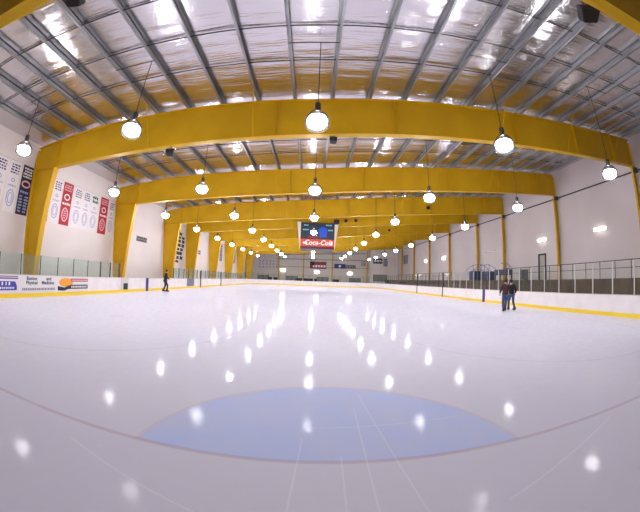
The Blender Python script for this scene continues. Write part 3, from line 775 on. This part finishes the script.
# ------------------------------------------------------------------ hanging scoreboard
t = empty('scoreboard', (0.15, 28.5, 4.75)); tag(t, 'hanging centre ice scoreboard with a red soft drink panel and pale sides', 'scoreboard')
W2 = 1.83
MB().box(-W2, W2, .0, 3.2, .0, 2.85).build('cabinet', SBDARK, t)
MB().prism([(-W2, 0), (-W2 - .04, 0), (-W2 - .42, 2.9), (-W2, 2.9)], 'y', -.06, .3).build('side_panel', SBSIDE, t)
MB().prism([(W2, 0), (W2 + .04, 0), (W2 + .42, 2.9), (W2, 2.9)], 'y', -.06, .3).build('side_panel', SBSIDE, t)
rp = MB().box(-W2, W2, -.04, 0, .28, 1.05).build('red_panel', COKE, t)
text_mesh('lettering', 'Coca-Cola', .74, COKET, rp, (.1, -.05, .66), (math.radians(90), 0, 0), shear=.25, bold=.012, sx=.95)
MB().box(-1.55, -1.1, -.05, -.04, .55, .75).build('side_logo', COKET, rp)
MB().box(1.45, 1.65, -.05, -.04, .5, .85).build('side_logo', COKET, rp)
MB().box(-W2, W2, -.05, 0, 0, .27).build('base_panel', mat('dark_red_base', (.10, .01, .02), .5), t)
MB().prism([(0.25, 1.3), (1.0, 1.3), (1.05, 2.2), (.5, 2.45), (.05, 2.1)], 'y', -.05, 0).build('blue_panel', SBBLUE, t)
g = MB()
for (x, z, n_) in ((-1.6, 2.0, 5), (1.15, 2.0, 4), (-1.5, 2.5, 4), (.9, 2.55, 5)):
    for q in range(n_): g.box(x + q * .13, x + q * .13 + .08, -.055, -.04, z, z + .12)
g.build('digits', SBDIG, t)
MB().box(-1.0, .0, -.04, 0, 1.2, 1.4).build('lower_strip', MAROON, t)
for x in (-1.3, 1.3): MB().tube((x, 1.5, 2.85), (x, 1.5, zr(x) - 4.6), .02, 6).build('hanger_cable', DARKM, t)

# ------------------------------------------------------------------ loudspeakers and small boxes at the roof
def speaker(loc, s, rx, rz, label, nm='loudspeaker', strut=.3):
    t = empty(nm, loc, rz); tag(t, label, 'loudspeaker')
    o = MB().prism([(-.5 * s, -.35 * s), (.5 * s, -.35 * s), (.36 * s, .4 * s), (-.36 * s, .4 * s)], 'z', -.35 * s, .35 * s).build('cabinet', BLACK, t, bevel=.04 * s)
    o.rotation_euler = (rx, 0, 0)
    g_ = MB().lathe([(.24 * s, 0), (.26 * s, .02 * s), (.18 * s, .03 * s), (.1 * s, .01 * s)], 16).build('speaker_cone', DARKM, o); g_.rotation_euler = (math.radians(90), 0, 0); g_.location = (0, -.36 * s, 0)
    MB().tube((0, 0, .2 * s), (0, .0, strut), .02, 6).build('bracket', DARKM, t)
speaker((-6.35, 1.25, 7.95), .50, -.5, .3, 'black loudspeaker hung under the roof on the banner side', strut=.5)
speaker((7.15, 1.28, 8.98), .62, -.5, -.5, 'black loudspeaker hung under the roof on the walkway side', strut=.5)
speaker((-6.3, 8.0, 6.42), .34, -.3, .3, 'small black loudspeaker under the nearest full frame, toward the banner wall', strut=.28)
speaker((0.36, 8.05, 6.93), .30, -.2, 0, 'small black loudspeaker under the middle of the nearest full frame', strut=.2)
speaker((2.15, 28.3, 7.75), .6, -.3, 0, 'black loudspeaker at an upper corner of the scoreboard', strut=1.2)
for k, (x, Y) in enumerate(((3.2, 28.7), (4.3, 28.7), (10.6, 23.4), (10.2, 36.5))):
    tag(MB().box(x - .15, x + .15, Y - .25, Y - .02, zu(x) + .45, zu(x) + .75).build('junction_box', BLACK, bevel=.02), 'small black box fixed to a distant yellow frame, %s of four' % ORD[k], 'junction box', 'black boxes on the far frames')
# ------------------------------------------------------------------ people
SKIN = mat('skin', (.55, .33, .24), .5); HAIRM = mat('dark_hair', (.03, .02, .015), .6); EYEM = mat('eye', (.02, .02, .02), .3)
BLADE = mat('skate_steel', (.6, .6, .62), .3, 1.0); BOOT = mat('skate_boot', (.015, .015, .018), .4)
def skin_obj(name, pts, edges, m, parent, sub=1, root=0):
    """pts = [(x,y,z,r)] joints; grown into one continuous surface"""
    me = D.meshes.new(name); me.from_pydata([p[:3] for p in pts], edges, []); me.materials.append(m)
    o = D.objects.new(name, me); C.objects.link(o); o.parent = parent
    md = o.modifiers.new('skin', 'SKIN'); md.use_smooth_shade = True
    sv = me.skin_vertices[0].data if me.skin_vertices else None
    if sv is None:
        bm = bmesh.new(); bm.from_mesh(me); bm.verts.layers.skin.verify(); bm.to_mesh(me); bm.free(); sv = me.skin_vertices[0].data
    for i, p in enumerate(pts):
        rr = p[3] if isinstance(p[3], tuple) else (p[3], p[3]); sv[i].radius = rr
        sv[i].use_root = (i == root)
    if sub:
        s_ = o.modifiers.new('sub', 'SUBSURF'); s_.levels = sub; s_.render_levels = sub
    return o
def person(loc, rz, h, jacket, trousers, label, feet, knees, elbows, hands_, lean=(0, 0), hood=None, scarf=None):
    k = h / 1.75
    t = empty('person', loc, rz); t.scale = (k, k, k); tag(t, label, 'person')
    lx, ly = lean
    hip = (0, 0, .93); ch = (lx * .6, ly * .6, 1.28); sh_ = (lx * .9, ly * .9, 1.44); nk = (lx, ly, 1.53)
    hd = Vector((lx * 1.1, ly * 1.1 + .02, 1.64))
    P_ = [(*hip, (.15, .11)), (lx * .3, ly * .3, 1.10, (.125, .09)), (*ch, (.15, .105)), (*sh_, (.12, .08)), (*nk, .052), (hd.x, hd.y - .01, 1.60, .07),
          (hd.x, hd.y, 1.66, .088), (hd.x, hd.y - .01, 1.72, .07)]
    E_ = [(0, 1), (1, 2), (2, 3), (3, 4), (4, 5), (5, 6), (6, 7)]
    P_.append((hd.x, hd.y + .085, 1.645, .016)); E_.append((6, 8))                       # nose
    for s in (-1, 1):
        P_.append((hd.x + s * .088, hd.y - .01, 1.65, .014)); E_.append((6, len(P_) - 1))   # ears
    J = [(0, 0, .84, (.19, .15)), (*hip, (.20, .155)), (lx * .3, ly * .3, 1.10, (.18, .145)), (*ch, (.205, .155)), (*sh_, (.165, .115)), (lx, ly, 1.50, .08)]
    JE = [(0, 1), (1, 2), (2, 3), (3, 4), (4, 5)]
    T = [(0, 0, .96, (.16, .125))]; TE = []
    for i, s in enumerate((-1, 1)):
        sp = (sh_[0] + s * .17, sh_[1], 1.42); el = (sh_[0] + s * .17 + elbows[i][0], sh_[1] + elbows[i][1], 1.42 + elbows[i][2]); wr = (el[0] + hands_[i][0], el[1] + hands_[i][1], el[2] + hands_[i][2])
        a = len(P_); P_ += [(*sp, .055), (*el, .042), (*wr, .028)]; E_ += [(3, a), (a, a + 1), (a + 1, a + 2)]
        d = (Vector(wr) - Vector(el)).normalized(); side = Vector((d.y, -d.x, 0)); side = Vector((0, 1, 0)) if side.length < .3 else side.normalized()
        pm = Vector(wr) + d * .05; P_.append((*pm, (.034, .018))); E_.append((a + 2, a + 3))
        for q, (off, ln) in enumerate(((-.028, .062), (-.010, .074), (.010, .070), (.028, .055))):   # four fingers, curled
            b = len(P_); p1 = pm + d * ln * .6 + side * off; p2 = p1 + d * ln * .45 + Vector((-s * .02, .01, 0))
            P_ += [(*p1, .009), (*p2, .008)]; E_ += [(a + 3, b), (b, b + 1)]
        b = len(P_); p1 = Vector(wr) + d * .035 + side * .045; P_ += [(*p1, .011), (*(p1 + d * .035), .009)]; E_ += [(a + 3, b), (b, b + 1)]
        a = len(J); J += [(*sp, .10), (*el, .078), (*(Vector(wr) - d * .02), .05)]; JE += [(4, a), (a, a + 1), (a + 1, a + 2)]
        hp = (s * .09, 0, .88); kn = knees[i]; ft = feet[i]
        a = len(P_); P_ += [(*hp, .08), (*kn, .055), (ft[0], ft[1], .14, .038), (ft[0], ft[1] + .14, .09, .035)]; E_ += [(0, a), (a, a + 1), (a + 1, a + 2), (a + 2, a + 3)]
        a = len(T); T += [(hp[0], hp[1], hp[2], .108), (*kn, .08), (ft[0], ft[1], .17, .07)]; TE += [(0, a), (a, a + 1), (a + 1, a + 2)]
        sk = MB().prism([(-.05, .0), (-.05, .28), (.05, .28), (.05, .0)], 'z', 0, .01); 
        sk = MB()
        sk.prism([(-.10, .05), (.19, .05), (.20, .10), (.10, .16), (.05, .26), (-.08, .26), (-.11, .15)], 'x', -.045, .045)
        so = sk.build('skate', BOOT, t, bevel=.015); so.location = (ft[0], ft[1], 0)
        MB().box(-.004, .004, -.12, .2, .0, .03).box(-.01, .01, -.08, -.04, .02, .06).box(-.01, .01, .12, .16, .02, .06).build('blade', BLADE, so)
    skin_obj('body', P_, E_, SKIN, t)
    skin_obj('jacket', J, JE, jacket, t)
    skin_obj('trousers', T, TE, trousers, t)
    hm = MB().lathe([(.02, .105), (.065, .09), (.095, .05), (.103, 0), (.098, -.05), (.08, -.08)], 14)
    ho_ = hm.build('hair' if not hood else 'hat', HAIRM if not hood else hood, t, smooth=True); ho_.location = (hd.x, hd.y - .022, 1.675); ho_.rotation_euler = (.28, 0, 0)
    for s in (-1, 1):
        e = MB().lathe([(.002, .01), (.009, .006), (.011, 0), (.009, -.006), (.002, -.01)], 8).build('eye', EYEM, t, smooth=True); e.location = (hd.x + s * .032, hd.y + .082, 1.665)
    return t
JEAN = mat('blue_denim', (.055, .085, .19), .7); JBR = mat('maroon_brown_jacket', (.05, .017, .018), .7); JBL = mat('black_jacket', (.008, .008, .010), .7)
DK = mat('charcoal_trousers', (.022, .02, .04), .7); DPU = mat('dark_purple_jacket', (.012, .010, .018), .7)
# walking couple seen from behind, nearer right-hand boards
person((9.93, 10.9, 0), math.radians(-25), 1.74, JBR, JEAN, 'person in a maroon-brown jacket and blue jeans, nearer of the couple',
       feet=[(-.12, -.15, 0), (.06, .22, 0)], knees=[(-.11, .05, .5), (.09, .22, .52)],
       elbows=[(-.12, -.06, -.26), (.10, .06, -.27)], hands_=[(-.02, .12, -.21), (-.02, .16, -.18)], lean=(.03, .06))
person((10.74, 11.35, 0), math.radians(-15), 1.72, JBL, JEAN, 'person in a black jacket and jeans, partly behind the one in brown',
       feet=[(-.10, .18, 0), (.16, -.12, 0)], knees=[(-.10, .18, .52), (.13, .05, .5)],
       elbows=[(-.10, .03, -.27), (.12, -.05, -.26)], hands_=[(0, .14, -.2), (0, .15, -.2)], lean=(-.02, .05), hood=BLACK)
# lone skater by the left boards
person((-11.55, 18.3, 0), math.radians(-60), 1.72, DPU, DK, 'lone person in dark clothes skating beside the banner-side boards',
       feet=[(-.13, -.12, 0), (.12, .16, 0)], knees=[(-.12, .02, .5), (.12, .2, .52)],
       elbows=[(-.10, -.05, -.27), (.10, .05, -.26)], hands_=[(0, .20, -.14), (-.03, .2, -.13)], lean=(0, .07))
